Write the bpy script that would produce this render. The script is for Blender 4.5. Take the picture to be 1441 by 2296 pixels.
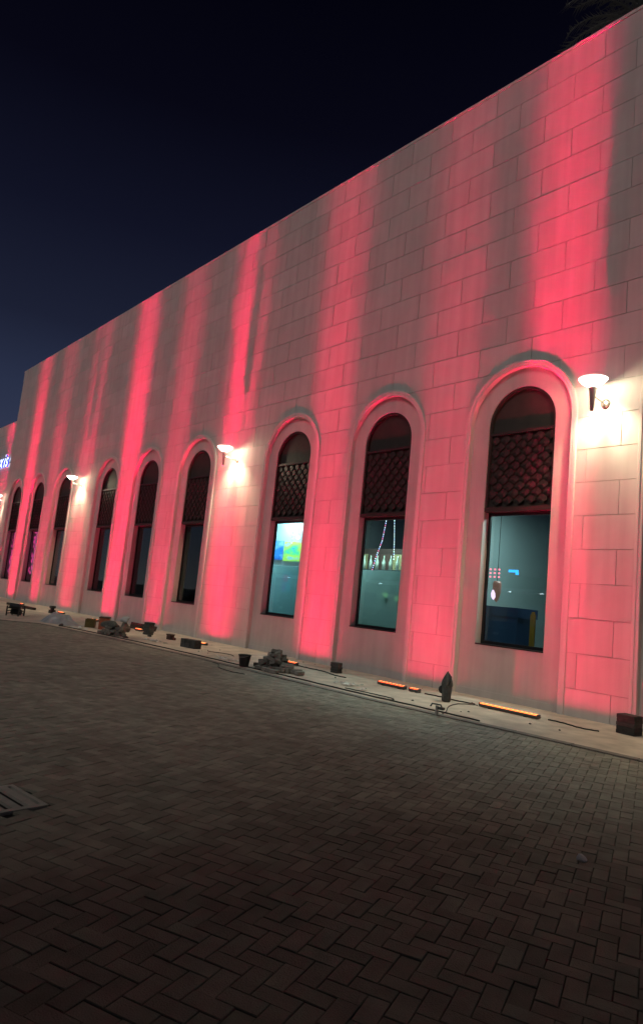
import bpy, bmesh, math, random
from math import radians as RD, sin, cos, pi, sqrt, hypot
from mathutils import Vector, Matrix
rnd = random.Random(11)
S = bpy.context.scene
COL = S.collection
for o in list(bpy.data.objects): bpy.data.objects.remove(o)

# ---------------------------------------------------------------- camera, sky, ambient, exposure
CAMP = Vector((0.0, -11.4233, 1.6))
cr = Vector((0.6573, 0.74728, 0.09764)); cu = Vector((0.03389, -0.15874, 0.98674)); cf = Vector((-0.75287, 0.64527, 0.12967))
cam = bpy.data.cameras.new('camera'); co = bpy.data.objects.new('camera', cam); COL.objects.link(co)
M = Matrix((( cr.x, cu.x, -cf.x), (cr.y, cu.y, -cf.y), (cr.z, cu.z, -cf.z))).to_4x4(); M.translation = CAMP
co.matrix_world = M
cam.sensor_fit = 'VERTICAL'; cam.sensor_height = 36; cam.lens = 23.46; cam.clip_start = .05; cam.clip_end = 2000
S.camera = co
S.view_settings.view_transform = 'Standard'; S.view_settings.look = 'None'; S.view_settings.exposure = 0; S.view_settings.gamma = 1
S.view_settings.use_curve_mapping = False
S.render.engine = 'CYCLES'
S.cycles.use_denoising = True
S.cycles.max_bounces = 6; S.cycles.diffuse_bounces = 4; S.cycles.glossy_bounces = 4; S.cycles.transparent_max_bounces = 12
S.cycles.sample_clamp_indirect = 3.0; S.cycles.caustics_reflective = False; S.cycles.caustics_refractive = False
S.cycles.use_light_tree = True

W = bpy.data.worlds.new('World'); S.world = W; W.use_nodes = True
nt = W.node_tree; nt.nodes.clear()
wo = nt.nodes.new('ShaderNodeOutputWorld'); bg = nt.nodes.new('ShaderNodeBackground'); tc = nt.nodes.new('ShaderNodeTexCoord')
sx = nt.nodes.new('ShaderNodeSeparateXYZ'); rp = nt.nodes.new('ShaderNodeValToRGB')
nt.links.new(tc.outputs['Generated'], sx.inputs[0]); nt.links.new(sx.outputs['Z'], rp.inputs[0])
nt.links.new(rp.outputs[0], bg.inputs[0]); nt.links.new(bg.outputs[0], wo.inputs[0])
el = rp.color_ramp.elements
stops = [(0.0, (.115, .108, .115)), (.09, (.052, .058, .088)), (.18, (.030, .038, .076)), (.25, (.0215, .029, .062)), (.34, (.0115, .0145, .033)), (.47, (.0055, .0065, .0175)), (.60, (.0022, .0022, .0068)), (.75, (.0006, .0006, .003)), (1.0, (.0004, .0004, .002))]
while len(el) < len(stops): el.new(.5)
for e, (p, c) in zip(el, stops): e.position = p; e.color = (*c, 1)
bg.inputs[1].default_value = 1.0

sd = bpy.data.lights.new('night_glow', 'SUN'); sd.energy = .54; sd.angle = RD(22); sd.color = (1, .94, .90)
so = bpy.data.objects.new('night_glow', sd); COL.objects.link(so)
so.rotation_euler = Vector((-.08, 1.0, -.90)).to_track_quat('-Z', 'Y').to_euler()

# ---------------------------------------------------------------- materials
def newmat(name):
    m = bpy.data.materials.new(name); m.use_nodes = True; n = m.node_tree
    return m, n, n.nodes['Principled BSDF']
def mat(name, col, rough=.6, metal=0, noise=0, nscale=8, bump=0, bscale=60, island=0, objr=0, spec=.5, emis=None, estr=0):
    m, n, b = newmat(name)
    b.inputs['Base Color'].default_value = (*col, 1); b.inputs['Roughness'].default_value = rough; b.inputs['Metallic'].default_value = metal
    b.inputs['Specular IOR Level'].default_value = spec
    if emis: b.inputs['Emission Color'].default_value = (*emis, 1); b.inputs['Emission Strength'].default_value = estr
    src = None
    tcn = n.nodes.new('ShaderNodeNewGeometry')
    def val_noise(scale, amp, detail=6):
        t = n.nodes.new('ShaderNodeTexNoise'); t.inputs['Scale'].default_value = scale; t.inputs['Detail'].default_value = detail
        n.links.new(tcn.outputs['Position'], t.inputs['Vector'])
        r = n.nodes.new('ShaderNodeMapRange'); r.inputs[1].default_value = .3; r.inputs[2].default_value = .7
        r.inputs[3].default_value = 1 - amp; r.inputs[4].default_value = 1 + amp
        n.links.new(t.outputs['Fac'], r.inputs[0]); return r.outputs[0], t.outputs['Fac']
    vals = []
    if noise:
        vals.append(val_noise(nscale, noise)[0]); vals.append(val_noise(nscale * .17, noise * .7)[0])
    if island or objr:
        oi = n.nodes.new('ShaderNodeObjectInfo'); ad = n.nodes.new('ShaderNodeMath'); ad.operation = 'ADD'
        n.links.new(oi.outputs['Random'], ad.inputs[0])
        if island: n.links.new(tcn.outputs['Random Per Island'], ad.inputs[1])
        else: ad.inputs[1].default_value = 0
        fr = n.nodes.new('ShaderNodeMath'); fr.operation = 'FRACT'; n.links.new(ad.outputs[0], fr.inputs[0])
        r = n.nodes.new('ShaderNodeMapRange'); a = max(island, objr); r.inputs[3].default_value = 1 - a; r.inputs[4].default_value = 1 + a
        n.links.new(fr.outputs[0], r.inputs[0]); vals.append(r.outputs[0]); m['frac'] = 1
    if vals:
        cur = vals[0]
        for v in vals[1:]:
            mm = n.nodes.new('ShaderNodeMath'); mm.operation = 'MULTIPLY'; n.links.new(cur, mm.inputs[0]); n.links.new(v, mm.inputs[1]); cur = mm.outputs[0]
        vm = n.nodes.new('ShaderNodeVectorMath'); vm.operation = 'SCALE'; vm.inputs[0].default_value = col
        n.links.new(cur, vm.inputs['Scale']); n.links.new(vm.outputs[0], b.inputs['Base Color'])
    if bump:
        t = n.nodes.new('ShaderNodeTexNoise'); t.inputs['Scale'].default_value = bscale; t.inputs['Detail'].default_value = 8
        n.links.new(tcn.outputs['Position'], t.inputs['Vector'])
        bp = n.nodes.new('ShaderNodeBump'); bp.inputs['Strength'].default_value = bump; bp.inputs['Distance'].default_value = .01
        n.links.new(t.outputs['Fac'], bp.inputs['Height']); n.links.new(bp.outputs[0], b.inputs['Normal'])
    return m
def emat(name, col, strength):
    m = bpy.data.materials.new(name); m.use_nodes = True; n = m.node_tree; n.nodes.clear()
    o = n.nodes.new('ShaderNodeOutputMaterial'); e = n.nodes.new('ShaderNodeEmission'); e.inputs[0].default_value = (*col, 1); e.inputs[1].default_value = strength
    n.links.new(e.outputs[0], o.inputs[0]); return m
def mixmat(name, tcol, shader2, fac, col2, rough=.03, estr=1, fres=False):
    m = bpy.data.materials.new(name); m.use_nodes = True; n = m.node_tree; n.nodes.clear()
    o = n.nodes.new('ShaderNodeOutputMaterial'); t = n.nodes.new('ShaderNodeBsdfTransparent'); t.inputs[0].default_value = (*tcol, 1)
    s2 = n.nodes.new(shader2); s2.inputs[0].default_value = (*col2, 1)
    if 'Glossy' in shader2: s2.inputs['Roughness'].default_value = rough
    if 'Emission' in shader2: s2.inputs[1].default_value = estr
    mx = n.nodes.new('ShaderNodeMixShader'); mx.inputs[0].default_value = fac
    if fres:
        f = n.nodes.new('ShaderNodeLayerWeight'); f.inputs[0].default_value = .5
        pw = n.nodes.new('ShaderNodeMath'); pw.operation = 'POWER'; pw.inputs[1].default_value = 4.2; n.links.new(f.outputs['Facing'], pw.inputs[0])
        ad = n.nodes.new('ShaderNodeMath'); ad.operation = 'ADD'; ad.inputs[1].default_value = .045; n.links.new(pw.outputs[0], ad.inputs[0])
        mu = n.nodes.new('ShaderNodeMath'); mu.operation = 'MULTIPLY'; mu.inputs[1].default_value = 1.0; mu.use_clamp = True
        n.links.new(ad.outputs[0], mu.inputs[0]); n.links.new(mu.outputs[0], mx.inputs[0])
    n.links.new(t.outputs[0], mx.inputs[1]); n.links.new(s2.outputs[0], mx.inputs[2]); n.links.new(mx.outputs[0], o.inputs[0]); return m

def wallmat(name, col, amp, island):
    """painted, finely sanded render: slow stains, faint vertical streaks, fine grain"""
    m = mat(name, col, .82, noise=amp, nscale=2.2, bump=.35, bscale=90, island=island, spec=.25); n = m.node_tree; b = n.nodes['Principled BSDF']
    lk = b.inputs['Base Color'].links[0]; src = lk.from_socket
    g = n.nodes.new('ShaderNodeNewGeometry'); mp = n.nodes.new('ShaderNodeMapping'); mp.inputs['Scale'].default_value = (5, 5, .35)
    n.links.new(g.outputs['Position'], mp.inputs[0]); t = n.nodes.new('ShaderNodeTexNoise'); t.inputs['Scale'].default_value = 1; t.inputs['Detail'].default_value = 5
    n.links.new(mp.outputs[0], t.inputs['Vector']); r = n.nodes.new('ShaderNodeMapRange'); r.inputs[1].default_value = .35; r.inputs[2].default_value = .75; r.inputs[3].default_value = 1.03; r.inputs[4].default_value = .88
    n.links.new(t.outputs['Fac'], r.inputs[0]); v = n.nodes.new('ShaderNodeVectorMath'); v.operation = 'SCALE'
    n.links.new(src, v.inputs[0]); n.links.new(r.outputs[0], v.inputs['Scale']); n.links.new(v.outputs[0], b.inputs['Base Color'])
    return m
BLOCK = wallmat('sanded_block', (.60, .575, .54), .035, .05)
TRIM = wallmat('smooth_trim', (.66, .635, .60), .03, 0)
PANEL = wallmat('recess_render', (.55, .52, .49), .045, 0)
JOINT = mat('joint_mortar', (.43, .40, .38), .9)
PAVER = mat('paver_concrete', (.275, .262, .208), .74, noise=.20, nscale=5, bump=.5, bscale=130, island=.2, objr=.2, spec=.45)
EDGE = mat('edge_stone', (.20, .18, .155), .8, noise=.15, nscale=6, bump=.4, bscale=90, objr=.12)
BED = mat('sand_bed', (.20, .18, .145), .95, noise=.3, nscale=9)
WALK = mat('dusty_concrete', (.58, .485, .395), .88, noise=.22, nscale=2.6, bump=.6, bscale=35)
GROUND = mat('asphalt', (.05, .046, .042), .9, noise=.2, nscale=3)
BRONZE = mat('bronze_metal', (.060, .045, .040), .42, .35, noise=.1, nscale=20)
BRONZE2 = mat('bronze_plate', (.046, .038, .034), .5, .15, noise=.12, nscale=12, objr=.12, island=.12)
INFILL = mat('infill_bronze', (.050, .036, .030), .55, .1, noise=.15, nscale=6)
BLACK = mat('black_frame', (.012, .011, .012), .4)
GLASS = mixmat('tinted_glass', (.74, .88, .87), 'ShaderNodeBsdfGlossy', .1, (.9, .95, 1), .012, fres=True)
FILM = mixmat('frosted_film', (.55, .72, .74), 'ShaderNodeBsdfTranslucent', .42, (.66, .74, .74))
SHADE = mixmat('glowing_shade', (1, 1, 1), 'ShaderNodeEmission', .6, (1, .93, .78), estr=7)
STEEL = mat('brushed_steel', (.42, .40, .37), .35, .8)
ALU = mat('lamp_housing', (.10, .10, .10), .5, .4)
LENS = emat('amber_red_lens', (1.0, .085, .03), 3.2)
LENS2 = emat('orange_lens', (1.0, .20, .05), 3.0)
BLK = mat('dark_block', (.055, .056, .052), .85, noise=.3, nscale=14, bump=.8, bscale=60, objr=.3)
BLKG = mat('grey_block', (.21, .195, .17), .85, noise=.3, nscale=14, bump=.8, bscale=60, objr=.35)
RUBBER = mat('black_rubber', (.012, .012, .012), .55)
PLASTIC = mat('black_plastic', (.015, .015, .016), .38)
SHEET = mat('plastic_sheet', (.33, .34, .35), .32, noise=.15, nscale=5, bump=.6, bscale=14)
PAPER = mat('white_scrap', (.72, .69, .64), .8, noise=.2, nscale=20, objr=.2)
CARD = mat('orange_crate', (.26, .085, .045), .7, noise=.25, nscale=10)
OLIVE = mat('olive_crate', (.10, .075, .02), .7, noise=.2, nscale=10)
WOOD = mat('dark_timber', (.055, .036, .026), .8, noise=.3, nscale=14)
IWALL = mat('interior_paint', (.34, .42, .42), .8)
IDARK = mat('interior_dark', (.05, .055, .06), .7)
BLUE = mat('blue_plastic', (.035, .085, .20), .45)
YELL = mat('yellow_plastic', (.55, .26, .03), .5)
FROND = mat('palm_frond', (.20, .20, .18), .8)
TRUNK = mat('palm_trunk', (.09, .07, .05), .9, noise=.3, nscale=12)

# ---------------------------------------------------------------- helpers
def mesh(name, v, f, m=None, smooth=False):
    me = bpy.data.meshes.new(name); me.from_pydata([tuple(p) for p in v], [], f); me.update()
    if m: me.materials.append(m)
    if smooth:
        for p in me.polygons: p.use_smooth = True
    return me
def obj(name, me, parent=None, loc=None, rot=None, **kw):
    o = bpy.data.objects.new(name, me); COL.objects.link(o)
    if parent: o.parent = parent
    if loc is not None: o.location = loc
    if rot is not None: o.rotation_euler = rot
    for k, v in kw.items(): o[k] = v
    return o
def thing(name, label, cat, loc=(0, 0, 0), rz=0, group=None, me=None):
    o = obj(name, me, None, loc, (0, 0, rz), label=label, category=cat)
    if group: o['group'] = group
    return o
class MB:
    def __init__(s): s.v = []; s.f = []
    def add(s, v, f):
        k = len(s.v); s.v += [tuple(p) for p in v]; s.f += [tuple(i + k for i in q) for q in f]; return s
    def box(s, x0, x1, y0, y1, z0, z1, Mx=None):
        v = [Vector((x, y, z)) for x in (x0, x1) for y in (y0, y1) for z in (z0, z1)]
        if Mx: v = [Mx @ p for p in v]
        return s.add(v, [(0, 1, 3, 2), (4, 6, 7, 5), (0, 4, 5, 1), (2, 3, 7, 6), (0, 2, 6, 4), (1, 5, 7, 3)])
    def tube(s, pts, r, n=8, cap=True):
        pts = [Vector(p) for p in pts]; rs = r if isinstance(r, (list, tuple)) else [r] * len(pts); V = []; F = []
        for i, p in enumerate(pts):
            t = (pts[min(i + 1, len(pts) - 1)] - pts[max(i - 1, 0)]).normalized()
            a = t.orthogonal().normalized() if abs(t.z) > .9 else t.cross(Vector((0, 0, 1))).normalized(); b = t.cross(a)
            V += [p + (a * cos(2 * pi * k / n) + b * sin(2 * pi * k / n)) * rs[i] for k in range(n)]
        for i in range(len(pts) - 1):
            F += [(i * n + k, i * n + (k + 1) % n, (i + 1) * n + (k + 1) % n, (i + 1) * n + k) for k in range(n)]
        if cap: F += [tuple(range(n))[::-1], tuple((len(pts) - 1) * n + k for k in range(n))]
        return s.add(V, F)
    def lathe(s, prof, n=24, o=(0, 0, 0), cap=True):
        V = []; F = []
        for r, z in prof: V += [(o[0] + r * cos(2 * pi * k / n), o[1] + r * sin(2 * pi * k / n), o[2] + z) for k in range(n)]
        for i in range(len(prof) - 1): F += [(i * n + k, i * n + (k + 1) % n, (i + 1) * n + (k + 1) % n, (i + 1) * n + k) for k in range(n)]
        if cap: F += [tuple(range(n))[::-1], tuple((len(prof) - 1) * n + k for k in range(n))]
        return s.add(V, F)
    def prism(s, poly, y0, y1):
        """poly in (x,z), extruded from y0 (front) to y1 (back)"""
        n = len(poly); V = [(x, y0, z) for x, z in poly] + [(x, y1, z) for x, z in poly]
        return s.add(V, [tuple(range(n)), tuple(range(2 * n - 1, n - 1, -1))] + [(i, i + n, (i + 1) % n + n, (i + 1) % n) for i in range(n)])
    def me(s, name, m, smooth=False, fix=True):
        me = mesh(name, s.v, s.f, m, smooth)
        if fix:
            b = bmesh.new(); b.from_mesh(me); bmesh.ops.recalc_face_normals(b, faces=b.faces); b.to_mesh(me); b.free()
        return me
def autosmooth(me, ang=.6):
    b = bmesh.new(); b.from_mesh(me)
    for e in b.edges:
        if len(e.link_faces) == 2 and e.calc_face_angle(0) > ang: e.smooth = False
    for f in b.faces: f.smooth = True
    b.to_mesh(me); b.free(); return me
FP = 1496.17; CX, CY = 720.5, 1148.0
def px(p):
    v = Vector(p) - CAMP; d = v.dot(cf)
    if d <= .05: return None
    return (CX + FP * v.dot(cr) / d, CY - FP * v.dot(cu) / d, d)

# ---------------------------------------------------------------- facade layout
ZS = 5.56; AO = 1.28; AH = 1.225; AR = .765; ZO = 1.02; ZL = 3.83; YP = .10; H = 13.52; XE = -42.25; XR = 3.2
ARCH = [-3.80] + [-7.506 - 12.643 * t - 3.706 * s for t in range(3) for s in range(3)]
# housing x, housing length, beam centre, beam width, beam strength, wash strength, wash centre
BARS = [(-6.62, 1.16, -6.62, 1.45, 1.05, .8, -5.65), (-9.15, 1.1, -9.3, 1.5, .34, 1.0, -9.35), (-12.75, .8, -13.35, 1.5, .60, 1.5, -13.05), (-16.85, .9, -17.80, 1.7, 1.35, 1.5, -17.6),
        (-20.6, .45, -21.75, 1.4, .50, .9, -21.9), (-24.2, .55, -25.6, 1.5, 1.45, 1.2, -25.75), (-27.6, .6, -30.3, 1.6, .65, 1.1, -30.3), (-32.6, .4, -34.4, 1.4, .42, 1.0, -34.55), (-36.6, .4, -38.2, 1.5, 1.2, 1.1, -38.3), (-44.0, 1.2, -44.0, 1.3, 1.3, .9, -44.0), (-3.0, 1.0, -4.10, .8, .45, 0, -3.8)]
bld = thing('building', 'long pale block-faced building with tall arched windows washed in red light', 'building', (0, 0, 0))
bld2 = None

def arcz(xc, x, r):
    d = abs(x - xc)
    return ZS + sqrt(max(r * r - d * d, 0))
def arch_poly(xc, r, zb, n=24):
    return [(xc - r, zb), (xc + r, zb)] + [(xc + r * cos(pi * k / n), ZS + r * sin(pi * k / n)) for k in range(n + 1)]

# backing sheet of the wall (behind the blocks), with the arch holes left open
b = MB(); YB = .014
xs = sorted(ARCH)
cur = XE
def colq(x0, x1, z0a, z0b, z1): b.add([(x0, YB, z0a), (x1, YB, z0b), (x1, YB, z1), (x0, YB, z1)], [(0, 1, 2, 3)])
for xc in xs:
    colq(cur, xc - AH, 0, 0, H - .02)
    n = 20
    for k in range(n):
        xa = xc - AH * cos(pi * k / n); xb = xc - AH * cos(pi * (k + 1) / n)
        colq(xa, xb, arcz(xc, xa, AH), arcz(xc, xb, AH), H - .02)
    cur = xc + AH
colq(cur, XR, 0, 0, H - .02)
obj('wall_backing', b.me('wall_backing', JOINT, fix=False), bld)
# mass of the building: sides, roof, parapet coping, back
b = MB(); b.box(XE + .001, XE + .3, .02, 24, 0, H - .02); b.box(XR - .3, XR, .02, 24, 0, H - .02); b.box(XE + .3, XR - .3, 23.7, 24, 0, H - .02)
b.box(XE + .3, XR - .3, .35, 23.7, 12.4, 12.6); b.box(XE + .3, XR - .3, .02, .35, 12.3, H - .02)
obj('shell', b.me('shell', PANEL), bld)
cx0 = XE - .012
while cx0 < XR - .1:
    cx1 = min(cx0 + 1.27, XR); obj('coping_stone', MB().box(cx0 + .004, cx1 - .004, -.012 + rnd.uniform(-.003, .003), .36, H - .02, H + .05 + rnd.uniform(-.005, .005)).me('coping_stone', TRIM), bld); cx0 = cx1

# blocks
CH = .62; BL = 1.27; G = .0055
blocks = []
def clip_block(x0, x1, z0, z1):
    polys = []
    near = [xc for xc in ARCH if x1 > xc - AH and x0 < xc + AH and z0 < ZS + AH]
    if not near: return [[(x0, z0), (x1, z0), (x1, z1), (x0, z1)]]
    # sample columns
    xsamp = [x0, x1]
    for xc in near:
        for k in range(0, 25):
            x = xc - AH * cos(pi * k / 24)
            if x0 < x < x1: xsamp.append(x)
        if x0 < xc - AH < x1: xsamp.append(xc - AH - 1e-4)
        if x0 < xc + AH < x1: xsamp.append(xc + AH + 1e-4)
    xsamp = sorted(set(round(x, 5) for x in xsamp))
    def low(x):
        for xc in near:
            if abs(x - xc) <= AH + 2e-5: return max(z0, arcz(xc, x, AH))
        return z0
    run = []; out = []
    for x in xsamp:
        l = low(x)
        if l < z1 - .003: run.append((x, l))
        else:
            if len(run) > 1: out.append(run)
            run = []
    if len(run) > 1: out.append(run)
    for r in out:
        if r[-1][0] - r[0][0] < .03: continue
        polys.append([p for p in r] + [(r[-1][0], z1), (r[0][0], z1)])
    return polys
k = 0; zt = H - .02
while zt > .02:
    z1 = zt; z0 = max(zt - CH, 0.0)
    off = -6.03 if k % 2 == 0 else -6.66
    x = off + BL * 8
    while x > XE:
        xa, xb = max(x - BL, XE), min(x, XR)
        if xb - xa > .06:
            for p in clip_block(xa + G, xb - G, z0 + (G if z0 > 0 else 0), z1 - G): blocks.append((p, (xa + xb) / 2, (z0 + z1) / 2))
        x -= BL
    zt -= CH; k += 1
def shown(b_):
    p = b_[0]; cx_ = sum(q[0] for q in p) / len(p); cz_ = sum(q[1] for q in p) / len(p)
    q = px((cx_, 0, cz_))
    if q is None or not (-60 < q[0] < 1500 and -60 < q[1] < 2350): return 1e6
    return q[2]
blocks.sort(key=shown)
stuff = MB()
for i, (p, cx_, cz_) in enumerate(blocks):
    yo = rnd.uniform(-.0022, .0022)
    if i < 300:
        m_ = MB(); ox = cx_; oz = cz_
        m_.prism([(x - ox, z - oz) for x, z in p], yo, YB - .001)
        obj('block', m_.me('block', BLOCK), bld, (ox, 0, oz))
    else: stuff.prism(p, yo, YB - .001)
obj('wall_blocks', stuff.me('wall_blocks', BLOCK), bld, kind='stuff')

# arch surrounds: ring trim, reveal, recessed panel with opening
def ring_strip(xc, r0, r1, y0, y1, zb0, zb1, n=28):
    """surface between contour (r0,y0) and contour (r1,y1); contours run up the left side, over, and down the right"""
    def cont(r, y, zb): return [(xc - r, y, zb)] + [(xc - r * cos(pi * k / n), y, ZS + r * sin(pi * k / n)) for k in range(n + 1)] + [(xc + r, y, zb)]
    a = cont(r0, y0, zb0); c = cont(r1, y1, zb1); m = len(a)
    return a + c, [(i, i + 1, m + i + 1, m + i) for i in range(m - 1)]
def surround(xc):
    t = MB(); YT = -.034
    for r0, r1, y0, y1 in ((AO, AO, .012, YT + .006), (AO, AO - .008, YT + .006, YT), (AO - .008, AO - .058, YT, YT), (AO - .058, AO - .064, YT, YT + .012), (AO - .064, AO - .118, YT + .012, YT + .012), (AO - .118, AO - .126, YT + .012, YT + .020), (AO - .126, AO - .126, YT + .020, YP + .002)):
        v, f = ring_strip(xc, r0, r1, y0, y1, 0, 0); t.add(v, f)
    me = autosmooth(t.me('arch_trim', TRIM, fix=False), .35); obj('arch_trim', me, bld)
    # panel with opening: outer contour radius AO-.12, opening AR between ZO and arch
    RI = AO - .12; p = MB(); n = 28
    v, f = ring_strip(xc, RI, AR, YP, YP, 0, ZO, n)
    p.add(v, f)
    p.add([(xc - RI, YP, 0), (xc + RI, YP, 0), (xc + AR, YP, ZO), (xc - AR, YP, ZO)], [(0, 1, 2, 3)])
    v, f = ring_strip(xc, AR, AR, YP, .36, ZO, ZO, n); p.add(v, f)
    p.add([(xc - AR, YP, ZO), (xc + AR, YP, ZO), (xc + AR, .36, ZO), (xc - AR, .36, ZO)], [(0, 1, 2, 3)])
    me = autosmooth(p.me('recess_panel', PANEL, fix=False), .35); obj('recess_panel', me, bld)
    obj('recess_skirting', MB().box(xc - RI + .003, xc + RI - .003, YP - .022, YP - .001, 0, .13).me('recess_skirting', PANEL), bld)
for xc in ARCH: surround(xc)

# windows
PW, PH = .262, .285
def plate_mesh():
    """leaf-shaped plate: stretched hexagon, bowed, tilted so that its right edge stands proud"""
    w, h = PW * .93, .205
    out = [(-w * .5, -.028), (-w * .25, -h * .33), (0, -h * .5), (w * .25, -h * .36), (w * .5, -.028), (w * .5, .028), (w * .2, h * .40), (0, h * .5), (-w * .3, h * .30), (-w * .5, .028)]
    V = [];
    for yy in (-.006, .006):
        for x, z in out: V.append((x, yy + (-.022 if x > .01 else (.016 if x < -.01 else 0)) , z))
    V += [(0, -.018, 0)]
    n = len(out); F = [(i, (i + 1) % n, 2 * n) for i in range(n)] + [tuple(range(2 * n - 1, n - 1, -1))] + [(i, i + n, (i + 1) % n + n, (i + 1) % n) for i in range(n)]
    return V, F
PV, PF = plate_mesh(); PLATE = mesh('plate', PV, PF, BRONZE2)
def window(xc, idx):
    w = obj('window', MB().prism([(xc - AR, ZL + .001), (xc + AR, ZL + .001)] + [(xc + (AR - .001) * cos(pi * k / 24), ZS + (AR - .001) * sin(pi * k / 24)) for k in range(25)], .20, .23).me('infill_panel', INFILL), bld)
    f = MB(); v, fa = ring_strip(xc, AR - .001, AR - .001, .135, .20, ZL, ZL); f.add(v, fa)
    v, fa = ring_strip(xc, AR - .001, AR - .05, .125, .125, ZL, ZL); f.add(v, fa)
    v, fa = ring_strip(xc, AR - .05, AR - .05, .125, .20, ZL, ZL); f.add(v, fa)
    obj('frame', f.me('frame', BRONZE), w)
    obj('transom', MB().box(xc - AR + .052, xc + AR - .052, .13, .198, 5.36, 5.42).me('transom', BRONZE), w)
    obj('lintel', MB().box(xc - AR + .001, xc + AR - .001, .112, .33, ZL - .09, ZL - .002).me('lintel', BRONZE), w)
    g = MB(); yo0, yo1 = .285, .335; t_ = .055
    g.box(xc - AR + .001, xc - AR + t_, yo0, yo1, ZO + .001, ZL - .092); g.box(xc + AR - t_, xc + AR - .001, yo0, yo1, ZO + .001, ZL - .092)
    g.box(xc - AR + t_, xc + AR - t_, yo0, yo1, ZO + .001, ZO + .085); g.box(xc - AR + t_, xc + AR - t_, yo0, yo1, ZL - .155, ZL - .092)
    obj('sash', g.me('sash', BLACK), w)
    obj('pane', MB().box(xc - AR + t_ - .01, xc + AR - t_ + .01, .308, .314, ZO + .07, ZL - .14).me('pane', GLASS), w)
    obj('sill', MB().box(xc - AR + .002, xc + AR - .002, YP - .012, .284, ZO + .0005, ZO + .022).me('sill', BLACK), w)
    # plates
    z0, z1 = ZL + .04, 5.34; rows = int((z1 - z0) / (PH * .5)); far = MB()
    for r in range(rows):
        zc = z0 + PH * .36 + r * PH * .5
        if zc > z1 - PH * .2: break
        o_ = 0 if r % 2 == 0 else PW / 2 * .98
        nn = 5
        for c in range(-3, 4):
            xp = xc + (c * PW * .98) + (0 if r % 2 == 0 else PW * .49)
            if abs(xp - xc) > AR - .05 - PW * .18: continue
            if 1 <= idx <= 4: obj('plate', PLATE, w, (xp, .166, zc))
            else: far.add([(p[0] + xp, p[1] + .166, p[2] + zc) for p in PV], PF)
    if far.v: obj('plates', far.me('plates', BRONZE2, fix=False), w, kind='stuff')
    return w
wins = [window(xc, i) for i, xc in enumerate(ARCH)]

# interior: floor, ceiling, back wall, partitions
b = MB(); b.box(XE + .3, XR - .3, .37, 7, .1, .2); obj('interior_floor', b.me('interior_floor', IDARK), bld)
obj('interior_ceiling', MB().box(XE + .3, XR - .3, .37, 7, 4.35, 4.45).me('interior_ceiling', IWALL), bld)
obj('interior_wall', MB().box(XE + .3, XR - .3, 6.9, 7, .2, 4.35).me('interior_wall', IWALL), bld)
for x in (-9.45, -18.4, -30.6): obj('partition', MB().box(x, x + .12, .37, 6.9, .2, 4.35).me('partition', IWALL), bld)
obj('partition', MB().box(-13.9, -13.8, .37, 6.9, .2, 4.35).me('partition', IDARK), bld)
def arealight(name, loc, sx_, sy_, e, col):
    l = bpy.data.lights.new(name, 'AREA'); l.shape = 'RECTANGLE'; l.size = sx_; l.size_y = sy_; l.energy = e; l.color = col
    return obj(name, l, None, loc)
def ceil_lamp(label, x, y, z, sx_, sy_, e, col, es):
    t = thing('ceiling_lamp', label, 'ceiling lamp', (x, y, z))
    obj('housing', MB().box(-sx_ / 2 - .03, sx_ / 2 + .03, -sy_ / 2 - .03, sy_ / 2 + .03, 0, .06).me('housing', IWALL), t)
    obj('diffuser', MB().box(-sx_ / 2, sx_ / 2, -sy_ / 2, sy_ / 2, -.012, -.001).me('diffuser', emat('diffuser_light', col, es)), t)
    a = arealight('glow', (0, 0, -.03), sx_, sy_, e, col); a.parent = t
ceil_lamp('dim ceiling lamp in the room with the blue bin', -7.6, 1.3, 4.29, .9, .3, 115, (.86, .97, .97), 1.2)
ceil_lamp('long ceiling lamp in the room of the two light strings', -12.2, 1.1, 4.29, .9, .12, 130, (.78, .98, .92), 3)
ceil_lamp('bright ceiling lamp in the room with the two paintings', -16.3, .95, 4.29, .5, .3, 135, (.66, .94, 1.0), 9)

# ---------------------------------------------------------------- wall lamps
def wall_lamp(x, z, y0, label):
    t = thing('wall_lamp', label, 'wall lamp', (x, y0, z), group='torch-shaped lamps on the facade')
    D = -.50
    obj('back_plate', autosmooth(MB().lathe([(.085, 0), (.085, .02), (.06, .045), (.02, .055)], 20).me('back_plate', STEEL)), t, (0, 0, 0), (RD(90), 0, 0))
    obj('arm', MB().tube([(0, -.04, 0), (0, -.16, .005), (0, -.35, .02), (0, D + .03, .05)], .013, 10).me('arm', STEEL, True), t)
    obj('stem', autosmooth(MB().lathe([(.026, -.26), (.030, -.25), (.048, .0), (.062, .12), (.075, .16)], 20, (0, D, 0)).me('stem', STEEL)), t)
    obj('shade', autosmooth(MB().lathe([(.06, .165), (.12, .20), (.19, .25), (.225, .295), (.238, .315)], 32, (0, D, 0), cap=False).me('shade', SHADE), 1.5), t)
    obj('lid', autosmooth(MB().lathe([(.237, .316), (.248, .318), (.250, .332), (.2, .345), (.02, .352)], 32, (0, D, 0)).me('lid', mat('lid_glass', (.7, .68, .62), .3, emis=(1, .95, .85), estr=1.3))), t)
    for bx_ in (-.15, .15):
        l = bpy.data.lights.new('bulb', 'POINT'); l.energy = 50; l.color = (1, .87, .58); l.shadow_soft_size = .05
        obj('bulb', l, t, (bx_, D + .01, .275))
    l = bpy.data.lights.new('downlight', 'SPOT'); l.energy = 900; l.color = (1, .86, .56); l.shadow_soft_size = .05; l.spot_size = RD(115); l.spot_blend = 1
    o = obj('downlight', l, t, (0, D + .13, .235)); o.rotation_euler = (RD(4), 0, 0)
wall_lamp(-5.70, 5.63, -.003, 'lit torch-shaped wall lamp right of the nearest arched window')
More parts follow.
